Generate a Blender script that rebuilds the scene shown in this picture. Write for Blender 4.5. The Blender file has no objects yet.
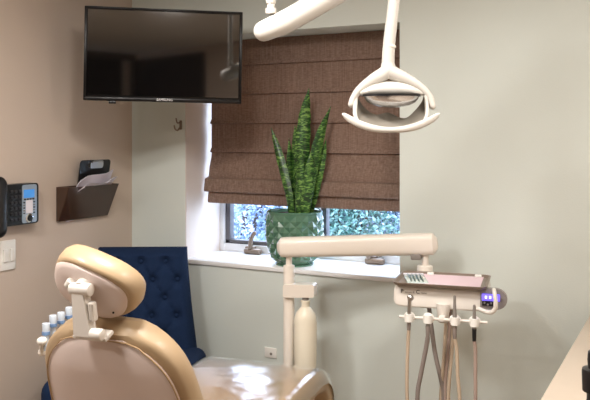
import bpy, bmesh, math, random
from mathutils import Vector as V, Matrix, Euler, noise
random.seed(7)
PI = math.pi
C = bpy.context.scene.collection
sc = bpy.context.scene

# ------------------------------------------------------------------ camera
F = 771.0; HY = 135.0; YAW = math.radians(27.4); EYE = V((0, 0, 1.55))
ca, sa = math.cos(YAW), math.sin(YAW)
FWD = V((-sa, ca, 0)); RGT = V((ca, sa, 0)); UP = V((0, 0, 1))
cam = bpy.data.cameras.new('camera'); cam_o = bpy.data.objects.new('camera', cam); C.objects.link(cam_o)
cam.sensor_width = 36; cam.lens = F / 590 * 36
cam.shift_y = -(200 - HY) / 590
cam_o.location = EYE; cam_o.rotation_euler = (PI/2, 0, YAW)
cam.clip_start = .05
sc.camera = cam_o

def P(px, py, t):            # picture coordinates and distance -> point in the room
    return EYE + t * (FWD + RGT * ((px-295)/F) + UP * ((HY-py)/F))
def on_back(px, py, Y=3.05):
    u = (px-295)/F; return P(px, py, Y/(ca+sa*u))
def on_left(px, py, X=-2.5):
    u = (px-295)/F; return P(px, py, -X/(sa-ca*u))

# ------------------------------------------------------------------ materials
MATS = {}
def mat(name, col, rough=.5, metal=0, coat=0, spec=.5, emit=None, estr=0, bump=0, bscale=80, var=0, vscale=5, alpha=1, trans=0, sheen=0, ior=1.45):
    if name in MATS: return MATS[name]
    m = bpy.data.materials.new(name); m.use_nodes = True; nt = m.node_tree; b = nt.nodes['Principled BSDF']
    def s(k, v): b.inputs[k].default_value = v
    s('Base Color', (*col, 1)); s('Roughness', rough); s('Metallic', metal); s('Specular IOR Level', spec)
    s('Coat Weight', coat); s('Coat Roughness', .08); s('Alpha', alpha); s('Transmission Weight', trans); s('IOR', ior)
    if sheen: s('Sheen Weight', sheen)
    if emit: s('Emission Color', (*emit, 1)); s('Emission Strength', estr)
    tc = nt.nodes.new('ShaderNodeTexCoord')
    if var:
        n = nt.nodes.new('ShaderNodeTexNoise'); n.inputs['Scale'].default_value = vscale; n.inputs['Detail'].default_value = 5
        r = nt.nodes.new('ShaderNodeMix'); r.data_type = 'RGBA'
        r.inputs[6].default_value = (*[c*(1-var) for c in col], 1); r.inputs[7].default_value = (*[min(1, c*(1+var)) for c in col], 1)
        nt.links.new(tc.outputs['Object'], n.inputs['Vector']); nt.links.new(n.outputs['Fac'], r.inputs[0]); nt.links.new(r.outputs[2], b.inputs['Base Color'])
    if bump:
        n = nt.nodes.new('ShaderNodeTexNoise'); n.inputs['Scale'].default_value = bscale; n.inputs['Detail'].default_value = 4
        bp = nt.nodes.new('ShaderNodeBump'); bp.inputs['Strength'].default_value = bump; bp.inputs['Distance'].default_value = .002
        nt.links.new(tc.outputs['Object'], n.inputs['Vector']); nt.links.new(n.outputs['Fac'], bp.inputs['Height']); nt.links.new(bp.outputs['Normal'], b.inputs['Normal'])
    MATS[name] = m; return m

def srgb(r, g, b):
    f = lambda c: (c/255/12.92) if c <= 10 else ((c/255+.055)/1.055)**2.4
    return (f(r), f(g), f(b))

M_WL = mat('wall_paint_beige', srgb(196, 180, 166), .75, bump=.25, bscale=160, var=.02)
M_WB = mat('wall_paint_sage', srgb(213, 220, 214), .7, bump=.25, bscale=160, var=.02)
M_REV = mat('reveal_paint', srgb(218, 206, 197), .7, bump=.2, bscale=160)
M_CEIL = mat('ceiling_paint', srgb(232, 228, 218), .85, bump=.3, bscale=90)
M_FLOOR = mat('floor_vinyl', srgb(140, 118, 98), .4, var=.15, vscale=6)
M_SILL = mat('sill_white', srgb(236, 236, 236), .45)
M_WFRAME = mat('window_white', srgb(225, 226, 228), .4)
M_SASH = mat('sash_grey_metal', srgb(98, 96, 100), .4, metal=.3)
M_BRONZE = mat('operator_bronze', srgb(140, 124, 110), .4, metal=.5)
M_CREAM = mat('cream_plastic', srgb(234, 226, 215), .32, coat=.25)
M_CREAM2 = mat('warm_white_plastic', srgb(228, 222, 213), .32, coat=.2)
M_SHELL = mat('shell_pink_beige', srgb(226, 210, 202), .4, coat=.1)
M_TAN = mat('tan_upholstery', srgb(182, 157, 124), .42, coat=.08, bump=.12, bscale=220, var=.04, vscale=9)
M_GREY = mat('grey_plastic', srgb(132, 126, 120), .4)
M_TAUPE = mat('taupe_plastic', srgb(128, 122, 112), .45)
M_BLACK = mat('black_plastic', (.012, .012, .013), .3)
M_BLACKG = mat('black_gloss', (.008, .007, .007), .3, spec=.35)
M_CHROME = mat('chrome', (.82, .82, .84), .12, metal=1)
M_STEEL = mat('brushed_steel', (.5, .49, .48), .3, metal=1)
M_WHITE = mat('white_plastic', srgb(238, 236, 230), .4)
M_PAPER = mat('paper', srgb(225, 220, 228), .8)
M_HOSEB = mat('hose_beige', srgb(196, 178, 156), .45)
M_HOSEG = mat('hose_grey', srgb(136, 126, 120), .45)
M_NAVY = mat('navy_linen', srgb(26, 42, 70), .95, bump=.5, bscale=420, var=.2, vscale=140, spec=.15)
M_WOOD = mat('dark_wood', srgb(52, 34, 24), .4, var=.2, vscale=12)
M_COUNT = mat('cream_counter', srgb(190, 175, 158), .35, var=.03, vscale=30)
M_CAB = mat('cabinet_cream', srgb(220, 204, 184), .45)

# ------------------------------------------------------------------ mesh helpers
def tri(bm, vs):
    try: return bm.faces.new(vs)
    except ValueError: return None
def box(bm, c, size, M=None, bev=.004, seg=2):
    t = bmesh.new(); bmesh.ops.create_cube(t, size=1)
    for v in t.verts: v.co = V((v.co.x*size[0], v.co.y*size[1], v.co.z*size[2]))
    if bev: bmesh.ops.bevel(t, geom=t.edges[:], offset=min(bev, min(size)*.49), segments=seg, profile=.5, affect='EDGES')
    mm = (M or Matrix()) @ Matrix.Translation(V(c))
    merge(bm, t, mm)
def merge(bm, t, M):
    mp = {}
    for v in t.verts: mp[v] = bm.verts.new(M @ v.co)
    for f in t.faces: tri(bm, [mp[v] for v in f.verts])
    t.free()
def basis(d):
    d = d.normalized(); a = V((0, 0, 1)) if abs(d.z) < .9 else V((1, 0, 0))
    x = a.cross(d).normalized(); y = d.cross(x); return x, y
def rings(bm, rs, cap=True, close=True):
    R = [[bm.verts.new(p) for p in r] for r in rs]; n = len(R[0])
    for a, b in zip(R, R[1:]):
        for i in range(n if close else n-1):
            j = (i+1) % n; tri(bm, [a[i], a[j], b[j], b[i]])
    if cap and close:
        tri(bm, R[0][::-1]); tri(bm, R[-1])
    return R
def spline(pts, k=6):
    pts = [V(p) for p in pts]; out = []
    q = [pts[0]*2-pts[1]] + pts + [pts[-1]*2-pts[-2]]
    for i in range(1, len(q)-2):
        for s in range(k):
            t = s/k; a, b, c, d = q[i-1], q[i], q[i+1], q[i+2]
            out.append(.5*((2*b)+(c-a)*t+(2*a-5*b+4*c-d)*t*t+(3*b-a-3*c+d)*t**3))
    out.append(pts[-1]); return out
def tube(bm, pts, r, n=12, k=6, smooth=True, flat=None, roundcap=False):
    m = len(pts); pp = spline(pts, k) if smooth and m > 2 else [V(p) for p in pts]
    N = len(pp)
    def rad(i):
        if not hasattr(r, '__len__'): return r
        s = i/(N-1)*(len(r)-1); a = int(min(s, len(r)-2)); f = s-a; return r[a]*(1-f)+r[a+1]*f
    rs = []; x = None
    for i, p in enumerate(pp):
        d = (pp[min(i+1, N-1)]-pp[max(i-1, 0)]).normalized()
        if x is None: x, y = basis(d)
        else:
            x = (x - d*x.dot(d)).normalized(); y = d.cross(x)
        rr = rad(i)
        fy = rr*(flat or 1)
        rs.append([p + x*math.cos(a)*rr + y*math.sin(a)*fy for a in [2*PI*j/n for j in range(n)]])
    if roundcap:
        def capr(idx, sgn):
            c = pp[idx]; d = (pp[1]-pp[0]).normalized() if idx == 0 else (pp[-1]-pp[-2]).normalized()
            base = rs[idx]; rr = rad(0 if idx == 0 else N-1); out = []
            for a in (.4, .8, 1.15, 1.4):
                out.append([c + (q-c)*math.cos(a) + d*sgn*rr*math.sin(a) for q in base])
            return out
        rs = capr(0, -1)[::-1] + rs + capr(-1, 1)
    rings(bm, rs)
def cyl(bm, p0, p1, r0, r1=None, n=24, bev=0):
    p0, p1 = V(p0), V(p1); r1 = r0 if r1 is None else r1; d = (p1-p0); L = d.length; d.normalize(); x, y = basis(d)
    prof = [(r0, 0), (r1, L)]
    if bev: prof = [(r0-bev, 0), (r0-bev*.3, bev*.3), (r0, bev), (r1, L-bev), (r1-bev*.3, L-bev*.3), (r1-bev, L)]
    rings(bm, [[p0+d*h+x*math.cos(a)*r+y*math.sin(a)*r for a in [2*PI*j/n for j in range(n)]] for r, h in prof])
def lathe(bm, prof, M=None, n=32, cap=True):
    M = M or Matrix()
    rings(bm, [[M @ V((r*math.cos(a), r*math.sin(a), z)) for a in [2*PI*j/n for j in range(n)]] for r, z in prof], cap)
def ball(bm, c, r, M=None, u=20, v=12):
    r = r if hasattr(r, '__len__') else (r, r, r); M = M or Matrix(); c = V(c)
    rs = []
    for i in range(v+1):
        a = -PI/2+PI*i/v; a = max(-PI/2+.03, min(PI/2-.03, a))
        rs.append([M @ (c+V((r[0]*math.cos(a)*math.cos(b), r[1]*math.cos(a)*math.sin(b), r[2]*math.sin(a)))) for b in [2*PI*j/u for j in range(u)]])
    rings(bm, rs)
def prism(bm, outline, y0, y1, M=None):      # outline in local xz, extruded along local y
    M = M or Matrix()
    a = [bm.verts.new(M @ V((x, y0, z))) for x, z in outline]; b = [bm.verts.new(M @ V((x, y1, z))) for x, z in outline]; n = len(a)
    tri(bm, a[::-1]); tri(bm, b)
    for i in range(n): tri(bm, [a[i], a[(i+1) % n], b[(i+1) % n], b[i]])
def rrect(w, h, r, n=5, cx=0, cz=0):
    o = []
    for sx, sz, a0 in ((1, 1, 0), (-1, 1, PI/2), (-1, -1, PI), (1, -1, 3*PI/2)):
        for i in range(n+1):
            a = a0+PI/2*i/n; o.append((cx+sx*(w/2-r)+r*math.cos(a), cz+sz*(h/2-r)+r*math.sin(a)))
    return o
def frame3(o, x, y, z):
    M = Matrix.Identity(4)
    for i, v in enumerate((x, y, z, o)):
        for j in range(3): M[j][i] = v[j]
    return M

ROOTM = {}
def build(name, bm, m, parent=None, origin=None, smooth=True, ang=40, mod=None):
    """world-space bmesh -> one mesh object; parented pieces take the frame of their thing"""
    bmesh.ops.recalc_face_normals(bm, faces=bm.faces[:])
    me = bpy.data.meshes.new(name); o = bpy.data.objects.new(name, me)
    if parent is not None:
        W = ROOTM[parent.name]; ROOTM[o.name] = W
        inv = W.inverted()
        for v in bm.verts: v.co = inv @ v.co
        o.parent = parent
    else:
        if origin is None:
            mn = [min(v.co[i] for v in bm.verts) for i in range(3)]; mx = [max(v.co[i] for v in bm.verts) for i in range(3)]
            origin = V(((mn[0]+mx[0])/2, (mn[1]+mx[1])/2, mn[2]))
        origin = V(origin); o.location = origin
        for v in bm.verts: v.co -= origin
        ROOTM[o.name] = Matrix.Translation(origin)
    bm.to_mesh(me); bm.free()
    me.materials.append(m)
    if smooth:
        me.shade_smooth()
        try: me.set_sharp_from_angle(angle=math.radians(ang))
        except Exception: pass
    C.objects.link(o)
    if mod: mod(o)
    return o
def thing(name, loc, label, cat, group=None, rotz=0):
    o = bpy.data.objects.new(name, None); C.objects.link(o); o.empty_display_size = .05
    o.location = loc; o.rotation_euler = (0, 0, rotz)
    ROOTM[o.name] = Matrix.Translation(V(loc)) @ Matrix.Rotation(rotz, 4, 'Z')
    tag(o, label, cat, group); return o
def tag(o, label, cat, group=None, kind=None):
    o['label'] = label; o['category'] = cat
    if group: o['group'] = group
    if kind: o['kind'] = kind
    return o
def struct(name, bm, m, **k):
    o = build(name, bm, m, **k); o['kind'] = 'structure'; return o
def subsurf(l=1):
    def f(o):
        s = o.modifiers.new('s', 'SUBSURF'); s.levels = l; s.render_levels = l
    return f
def text(name, body, size, M, m, parent, depth=.0006):
    cu = bpy.data.curves.new(name, 'FONT'); cu.body = body; cu.size = size; cu.extrude = depth; cu.align_x = 'CENTER'; cu.align_y = 'CENTER'
    t = bpy.data.objects.new('t', cu); C.objects.link(t)
    me = bpy.data.meshes.new_from_object(t); bpy.data.objects.remove(t)
    bm = bmesh.new(); bm.from_mesh(me)
    for v in bm.verts: v.co = M @ v.co
    return build(name, bm, m, parent, smooth=False)
NB = bmesh.new

# ------------------------------------------------------------------ room
XL, XR, YB, YF, ZC = -2.5, .45, 3.05, -1.3, 2.36
NX0, NX1, NY, NZ0, NZ1 = -2.178, -1.09, 3.37, .955, 2.02
b = NB(); box(b, ((XL+XR)/2, (YF+YB)/2, -.05), (XR-XL+.4, YB-YF+.8, .1), bev=0); struct('floor', b, M_FLOOR)
b = NB(); box(b, ((XL+XR)/2, (YF+YB)/2, ZC+.05), (XR-XL+.4, YB-YF+.8, .1), bev=0); struct('ceiling', b, M_CEIL)
b = NB(); box(b, (XL-.05, (YF+YB)/2, ZC/2), (.1, YB-YF+.8, ZC), bev=0); struct('wall_left', b, M_WL)
b = NB(); box(b, (XR+.05, (YF+YB)/2, ZC/2), (.1, YB-YF+.8, ZC), bev=0); struct('wall_right', b, M_WL)
b = NB()   # back wall, thick, with the niche cut out
for x0, x1, z0, z1 in ((XL, NX0, 0, ZC), (NX1, XR, 0, ZC), (NX0, NX1, 0, NZ0-.02), (NX0, NX1, NZ1, ZC)):
    box(b, ((x0+x1)/2, (YB+NY+.08)/2, (z0+z1)/2), (x1-x0, NY+.08-YB, z1-z0), bev=0)
bmesh.ops.remove_doubles(b, verts=b.verts[:], dist=.0001); struct('wall_back', b, M_WB)
# niche lining: left reveal painted warm white
b = NB(); box(b, (NX0+.002, (YB+NY)/2+.002, (NZ0+NZ1)/2), (.004, NY-YB-.004, NZ1-NZ0), bev=0); struct('trim_1', b, M_REV)
b = NB(); box(b, ((NX0+NX1)/2, (YB+NY)/2-.004, NZ0-.01), (NX1-NX0-.001, NY-YB+.012, .02), bev=.003); struct('trim_2', b, M_SILL)
# unseen front wall, coloured dark and opened for the screen reflection
b = NB()
DX0, DX1, DZ = -1.1, XR, 2.30
for x0, x1, z0, z1 in ((XL, DX0, 0, ZC), (DX1, XR, 0, ZC), (DX0, DX1, DZ, ZC)):
    box(b, ((x0+x1)/2, YF-.05, (z0+z1)/2), (x1-x0, .1, z1-z0), bev=0)
struct('wall_front', b, mat('wall_umber_for_reflection', srgb(70, 58, 50), .8))
M_DARK = mat('reflection_black', (.012, .010, .009), .8)
b = NB(); box(b, ((DX0+DX1)/2, YF-.25, DZ/2), (DX1-DX0+.3, .02, DZ+.3), bev=0); struct('reflection_backing', b, M_DARK)  # near-black sheet added behind the opening to darken the screen reflection
b = NB(); box(b, (XR-.01, -.72, 1.15), (.02, 1.1, 2.3), bev=.004); struct('reflection_panel', b, mat('reflection_dark', (.02, .014, .011), .6))  # unseen dark slab added on the right wall, seen only mirrored in the screen
b = NB(); box(b, (XL+.006, (YF+YB)/2, .05), (.012, YB-YF, .1), bev=.003); struct('baseboard_left', b, M_WHITE)
b = NB(); box(b, ((XL+XR)/2, YB-.006, .05), (XR-XL, .012, .1), bev=.003); struct('baseboard_back', b, M_WHITE)

# window: white frame, two casement sashes, glass
wn = NB(); FY = NY; mid = -1.622
b = NB(); zt = NZ1; zb = NZ0
for c, s in (((NX0+.012, FY+.02, (zb+zt)/2), (.03, .07, zt-zb)), ((NX1-.012, FY+.02, (zb+zt)/2), (.03, .07, zt-zb)), ((mid, FY+.02, (zb+zt)/2), (.035, .07, zt-zb)),
             (((NX0+NX1)/2, FY+.022, zb+.018), (NX1-NX0-.05, .07, .04)), (((NX0+NX1)/2, FY+.022, zt-.018), (NX1-NX0-.05, .07, .04))):
    box(b, c, s, bev=.003)
wf = struct('window_1', b, M_WFRAME)
M_GLASS = bpy.data.materials.new('window_glass'); M_GLASS.use_nodes = True
nt = M_GLASS.node_tree; nt.nodes.clear(); out = nt.nodes.new('ShaderNodeOutputMaterial'); mx = nt.nodes.new('ShaderNodeMixShader'); mx.inputs[0].default_value = .06
tr = nt.nodes.new('ShaderNodeBsdfTransparent'); gl = nt.nodes.new('ShaderNodeBsdfGlossy'); gl.inputs['Roughness'].default_value = .02
nt.links.new(tr.outputs[0], mx.inputs[1]); nt.links.new(gl.outputs[0], mx.inputs[2]); nt.links.new(mx.outputs[0], out.inputs[0])
for x0, x1 in ((NX0+.027, mid-.0175), (mid+.0175, NX1-.027)):
    b = NB(); w = .028
    for c, s in (((x0+w/2, FY+.02, (zb+zt)/2), (w, .04, zt-zb-.076)), ((x1-w/2, FY+.02, (zb+zt)/2), (w, .04, zt-zb-.076)),
                 (((x0+x1)/2, FY+.02, zb+.038+w/2-.005), (x1-x0, .04, w-.006)), (((x0+x1)/2, FY+.02, zt-.038-w/2), (x1-x0, .04, w))):
        box(b, c, s, bev=.003)
    s = build('sash', b, M_SASH, wf)
    b = NB(); box(b, ((x0+x1)/2, FY+.025, (zb+zt)/2), (x1-x0-w, .004, zt-zb-.12), bev=0); build('pane', b, M_GLASS, s, smooth=False)
# casement cranks
def crank(px, py, label, far):
    p = on_back(px, py, NY-.045); p.z = NZ0
    t = thing('window_crank', p, label, 'window crank', 'casement window cranks')
    b = NB(); box(b, p+V((0, 0, .014)), (.095, .032, .026), bev=.008); box(b, p+V((-.02, .012, .03)), (.05, .03, .012), bev=.004); build('crank_housing', b, M_BRONZE, t)
    b = NB()
    if far: tube(b, [p+V((-.012, -.008, .03)), p+V((-.006, -.012, .06)), p+V((.0, -.01, .085)), p+V((.012, -.008, .105))], [.012, .011, .010, .011], roundcap=True)
    else: tube(b, [p+V((-.025, -.008, .03)), p+V((-.018, -.012, .045)), p+V((.01, -.012, .05)), p+V((.03, -.008, .048))], [.012, .011, .010, .011], roundcap=True)
    build('crank_handle', b, M_BRONZE, t)
crank(253, 255, 'bronze casement crank with handle standing up, on the sill left of the plant pot', True)
crank(375, 262, 'bronze casement crank with handle folded flat, on the sill right of the plant pot', False)

# ------------------------------------------------------------------ outside
M_GRASS = mat('outside_ground', srgb(150, 160, 170), .9, var=.3, vscale=3)
b = NB(); box(b, (-3.5, 10.5, .2), (20, 14, .4), bev=0); struct('ground', b, M_GRASS)
def leafmat(name, c1, c2):
    m = mat(name, c1, .5); nt = m.node_tree; bb = nt.nodes['Principled BSDF']
    tc = nt.nodes.new('ShaderNodeTexCoord'); n = nt.nodes.new('ShaderNodeTexNoise'); n.inputs['Scale'].default_value = 9
    r = nt.nodes.new('ShaderNodeValToRGB'); r.color_ramp.elements[0].color = (*c1, 1); r.color_ramp.elements[1].color = (*c2, 1)
    r.color_ramp.elements[0].position = .42; r.color_ramp.elements[1].position = .6
    nt.links.new(tc.outputs['Object'], n.inputs['Vector']); nt.links.new(n.outputs['Fac'], r.inputs[0]); nt.links.new(r.outputs[0], bb.inputs['Base Color'])
    return m
L1 = leafmat('leaf_bluish', srgb(104, 132, 165), srgb(190, 205, 235)); L2 = leafmat('leaf_green', srgb(58, 100, 92), srgb(150, 185, 180))
def shrub(loc, r, h, m, label, n):
    n = int(n*2.6)
    t = thing('shrub', loc, label, 'shrub', 'shrubs outside the window')
    b = NB(); loc = V(loc)
    for i in range(n):
        a = random.uniform(0, 2*PI); q = random.random()**.4; zz = random.random()
        rr = r*q*math.sin(PI*min(.95, .25+.75*(zz)))**.5
        p = loc+V((math.cos(a)*rr, math.sin(a)*rr*.7, .05+zz*h)); s = random.uniform(.012, .026)
        e = Euler((random.uniform(0, PI), random.uniform(0, PI), random.uniform(0, 2*PI))).to_matrix()
        vs = [b.verts.new(p+e@V(q)*s) for q in ((0, -1.3, 0), (.5, 0, .1), (0, 1.3, 0), (-.5, 0, .1))]; b.faces.new(vs)
    build('foliage', b, m, t, smooth=False)
    b = NB()
    for i in range(9):
        a = i*2.4; tube(b, [loc+V((.02*math.cos(a), .02*math.sin(a), 0)), loc+V((.3*r*math.cos(a), .3*r*math.sin(a), h*.4)), loc+V((.7*r*math.cos(a+.2), .5*r*math.sin(a+.2), h*.9))], [.015, .01, .004], n=6)
    build('branches', b, mat('bark', srgb(70, 60, 58), .9), t)
for px, t_, r, h, m, lb, n in ((236, 6.3, .75, 1.45, L1, 'pale bluish shrub behind the left window pane', 5200), (300, 7.0, .7, 1.3, L2, 'green shrub mostly hidden behind the potted plant', 3800),
                               (346, 6.4, .6, 1.22, L2, 'green leafy shrub at the left of the right window pane', 4200), (392, 6.6, .6, 1.5, L1, 'taller pale bluish shrub at the right edge of the window', 4200)):
    p = P(px, 200, t_); p.z = .4; shrub(p, r, h, m, lb, n)

# ------------------------------------------------------------------ roman blind
M_BLIND = mat('brown_woven', srgb(128, 94, 78), .85)
nt = M_BLIND.node_tree; bb = nt.nodes['Principled BSDF']
tc = nt.nodes.new('ShaderNodeTexCoord')
def nz(sx, sy, sz, sc_):
    mp = nt.nodes.new('ShaderNodeMapping'); mp.inputs['Scale'].default_value = (sx, sy, sz); n = nt.nodes.new('ShaderNodeTexNoise'); n.inputs['Scale'].default_value = sc_; n.inputs['Detail'].default_value = 3
    nt.links.new(tc.outputs['Object'], mp.inputs[0]); nt.links.new(mp.outputs[0], n.inputs['Vector']); return n
n1 = nz(1, 1, .04, 160); n2 = nz(.3, 1, 1, 200)
ad = nt.nodes.new('ShaderNodeMath'); ad.operation = 'ADD'; nt.links.new(n1.outputs['Fac'], ad.inputs[0]); nt.links.new(n2.outputs['Fac'], ad.inputs[1])
cr = nt.nodes.new('ShaderNodeValToRGB'); cr.color_ramp.elements[0].position = .28; cr.color_ramp.elements[1].position = .75
cr.color_ramp.elements[0].color = (*srgb(102, 80, 68), 1); cr.color_ramp.elements[1].color = (*srgb(158, 134, 120), 1)
hv = nt.nodes.new('ShaderNodeMath'); hv.operation = 'MULTIPLY'; hv.inputs[1].default_value = .5; nt.links.new(ad.outputs[0], hv.inputs[0]); nt.links.new(hv.outputs[0], cr.inputs[0]); nt.links.new(cr.outputs[0], bb.inputs['Base Color'])
bp = nt.nodes.new('ShaderNodeBump'); bp.inputs['Strength'].default_value = .4; bp.inputs['Distance'].default_value = .001; nt.links.new(ad.outputs[0], bp.inputs['Height']); nt.links.new(bp.outputs[0], bb.inputs['Normal'])
tl = nt.nodes.new('ShaderNodeBsdfTranslucent'); tl.inputs['Color'].default_value = (*srgb(190, 130, 80), 1); ms = nt.nodes.new('ShaderNodeMixShader'); ms.inputs[0].default_value = .1
nt.links.new(bb.outputs[0], ms.inputs[1]); nt.links.new(tl.outputs[0], ms.inputs[2]); nt.links.new(ms.outputs[0], nt.nodes['Material Output'].inputs['Surface'])
BY = 3.245
bl = thing('roman_blind', ((NX0+NX1)/2, BY, 1.2), 'brown woven roman blind pulled halfway down in the window recess', 'blind')
prof = [(0, NZ1-.002)]
zs = [1.893, 1.750, 1.607, 1.466]
for z in zs: prof += [(.002, z+.022), (.012, z+.009), (.015, z), (.001, z-.004)]
prof += [(.004, 1.44), (.022, 1.39), (.03, 1.345), (.028, 1.335), (.006, 1.333)]
def sheet(b, prof, x0, x1, y, th=.006, nx=40, sag=0):
    cols = []
    for i in range(nx+1):
        x = x0+(x1-x0)*i/nx; s = math.sin(PI*i/nx)
        cols.append([V((x, y-o-.0015*math.sin(i*1.7+z*9), z-sag*s*(.3+.7*(j/len(prof))))) for j, (o, z) in enumerate(prof)])
    rs = []
    for cc in cols: rs.append(cc+[p+V((0, th, 0)) for p in cc[::-1]])
    rings(b, rs)
b = NB(); sheet(b, prof, -2.152, NX1-.006, BY); build('blind_panel', b, M_BLIND, bl, ang=50)
for (z0, z1, o, ex) in ((1.345, 1.268, .056, .012), (1.285, 1.212, .040, .0)):
    b = NB(); sheet(b, [(.010, z0), (o*.8, z0-.012), (o, z1+.012), (o-.004, z1+.002), (o-.016, z1)], -2.152-ex, NX1-.006, BY, th=.01)
    build('blind_fold', b, M_BLIND, bl, ang=50)
b = NB(); box(b, ((-2.152+NX1-.006)/2, BY+.022, NZ1-.02), (NX1-.006+2.152, .03, .035), bev=.003); build('head_rail', b, M_WHITE, bl)

# ------------------------------------------------------------------ ceiling lights
M_EMIT = mat('light_diffuser', (1, .97, .92), .5, emit=(1, .93, .84), estr=2.2)
def clight(x, y, w, d, power, label):
    t = thing('ceiling_light', (x, y, ZC), label, 'ceiling light', 'ceiling light panels')
    b = NB()
    for sx in (-1, 1): box(b, (x+sx*(w/2-.012), y, ZC-.012), (.024, d, .024), bev=.002)
    for sy in (-1, 1): box(b, (x, y+sy*(d/2-.012), ZC-.012), (w-.048, .024, .024), bev=.002)
    build('light_frame', b, M_WHITE, t)
    b = NB(); box(b, (x, y, ZC-.008), (w-.05, d-.05, .01), bev=0); build('diffuser', b, M_EMIT, t)
    l = bpy.data.lights.new('panel_lamp', 'AREA'); l.shape = 'RECTANGLE'; l.size = w-.06; l.size_y = d-.06; l.energy = power; l.color = (1, .95, .905)
    o = bpy.data.objects.new('panel_lamp', l); C.objects.link(o); o.location = (x, y, ZC-.03)
clight(-1.22, 1.62, .28, .28, 20, 'square ceiling light panel nearer the window')
clight(-1.62, .9, .36, .36, 25, 'square ceiling light panel nearer the middle of the room')

clight(-.2, 1.85, .4, .4, 18, 'square ceiling light panel over the countertop side of the room')
clight(-1.9, -.35, .36, .36, 16, 'added square fill light panel out of view behind the camera, on the left wall side')  # added fill lamp that brightens the back shell of the dental chair
# ------------------------------------------------------------------ television
A_, B_ = P(84, 53, 3.2), P(242, 58, 3.3); A_.z = B_.z = (2.085+1.697)/2
tvx = (B_-A_); TW = tvx.length+.0; tvx.normalize(); tvy = V((-tvx.y, tvx.x, 0)); TC = (A_+B_)/2; TH = .392
ro = math.radians(1.0); TM = frame3(TC-UP*.006, tvx*math.cos(ro)-UP*math.sin(ro), tvy, UP*math.cos(ro)+tvx*math.sin(ro))   # local: x right, y away from viewer, z up
t = thing('television', TC-V((0, 0, TH/2)), 'black flat screen television on a swivel arm in the corner beside the blind', 'television')
b = NB(); box(b, (0, .014, 0), (TW, .028, TH), TM, bev=.005); box(b, (0, .035, -.02), (TW*.7, .03, TH*.6), TM, bev=.012); build('tv_housing', b, M_BLACKG, t)
M_SCREEN = mat('tv_screen', (.004, .0035, .0035), .05, ior=2.7, spec=.5)
b = NB(); box(b, (0, -.0015, .006), (TW-.026, .003, TH-.036), TM, bev=0); build('screen', b, M_SCREEN, t, smooth=False)
b = NB()
for c, s in (((0, -.004, TH/2-.005), (TW, .008, .010)), ((0, -.004, -TH/2+.008), (TW, .008, .016)), ((-TW/2+.005, -.004, 0), (.010, .008, TH)), ((TW/2-.005, -.004, 0), (.010, .008, TH))): box(b, c, s, TM, bev=.003)
build('bezel', b, M_BLACKG, t)
b = NB(); box(b, (-.21, .0, -TH/2-.006), (.03, .012, .012), TM, bev=.003); build('sensor', b, M_BLACK, t)
text('brand_lettering', 'SAMSUNG', .0145, TM @ Matrix.Translation((0.005, -.0085, -TH/2+.0085)) @ Matrix.Rotation(PI/2, 4, 'X'), mat('silver_lettering', (.8, .8, .8), .4), t)
b = NB(); c = TM @ V((0, .05, -.02)); wp = V((XL, on_left(112, 60).y, c.z)); el = (c+wp)/2+V((-.03, .07, 0))
box(b, (0, .055, -.02), (.16, .012, .16), TM, bev=.003)
tube(b, [c, el], .016, smooth=False); tube(b, [el, wp+V((.02, 0, 0))], .016, smooth=False); cyl(b, el-V((0, 0, .03)), el+V((0, 0, .03)), .022); box(b, wp+V((.01, 0, 0)), (.02, .08, .2), bev=.003)
build('swivel_arm', b, M_BLACK, t)

# ------------------------------------------------------------------ wall hook
h = on_back(181, 125); t = thing('coat_hook', h, 'small steel double coat hook on the sage wall below the television', 'hook')
b = NB(); box(b, h+V((0, -.003, 0)), (.014, .006, .045), bev=.003); build('hook_plate', b, M_BRONZE, t)
b = NB(); tube(b, [h+V((0, -.006, .012)), h+V((0, -.03, .010)), h+V((0, -.04, .03))], .0035, n=8, roundcap=True)
tube(b, [h+V((0, -.006, -.008)), h+V((-.004, -.022, -.026)), h+V((-.008, -.036, -.02)), h+V((-.012, -.038, -.004))], .0035, n=8, roundcap=True); build('prong', b, M_BRONZE, t)

# ------------------------------------------------------------------ wall phone  (left wall: local x = +Y world, y = out of wall)
def LM(p): return frame3(p, V((0, 1, 0)), V((-1, 0, 0)), UP)     # local: x along wall to the right, y into the wall, z up
a, c = on_left(-3, 203, -2.46), on_left(37.5, 206, -2.46); pw = (c-a).length; ctr = (a+c)/2; ctr.x = XL
M = LM(ctr); t = thing('wall_phone', ctr-V((0, 0, .1)), 'black wall-mounted desk phone with blue display and silver button panel', 'phone')
b = NB(); prism(b, rrect(pw, .168, .014), -.045, -.002, M); build('phone_body', b, M_BLACK, t)
b = NB(); prism(b, rrect(.078, .158, .01, cx=pw/2-.052), -.0485, -.045, M); fp = build('face_panel', b, mat('silver_face', srgb(165, 178, 192), .35, metal=.4), t)
b = NB(); box(b, (pw/2-.056, -.0495, .042), (.056, .004, .034), M, bev=.001); build('display', b, mat('blue_display', srgb(70, 130, 190), .2, emit=srgb(70, 140, 215), estr=.5), t)
b = NB(); box(b, (pw/2-.055, -.0495, -.012), (.036, .002, .054), M, bev=0); build('paper_label', b, M_PAPER, t)
for i in range(4):
    b = NB(); box(b, (pw/2-.078+i*.015, -.0495, .019), (.009, .004, .006), M, bev=.001); build('soft_key', b, M_BLACK, t)
for s in (-1, 1):
    for i in range(5):
        b = NB(); box(b, (pw/2-.055+s*.027, -.0495, .006-i*.011), (.008, .004, .005), M, bev=.001); build('line_key', b, M_GREY if i % 2 else M_BLACK, t)
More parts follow.
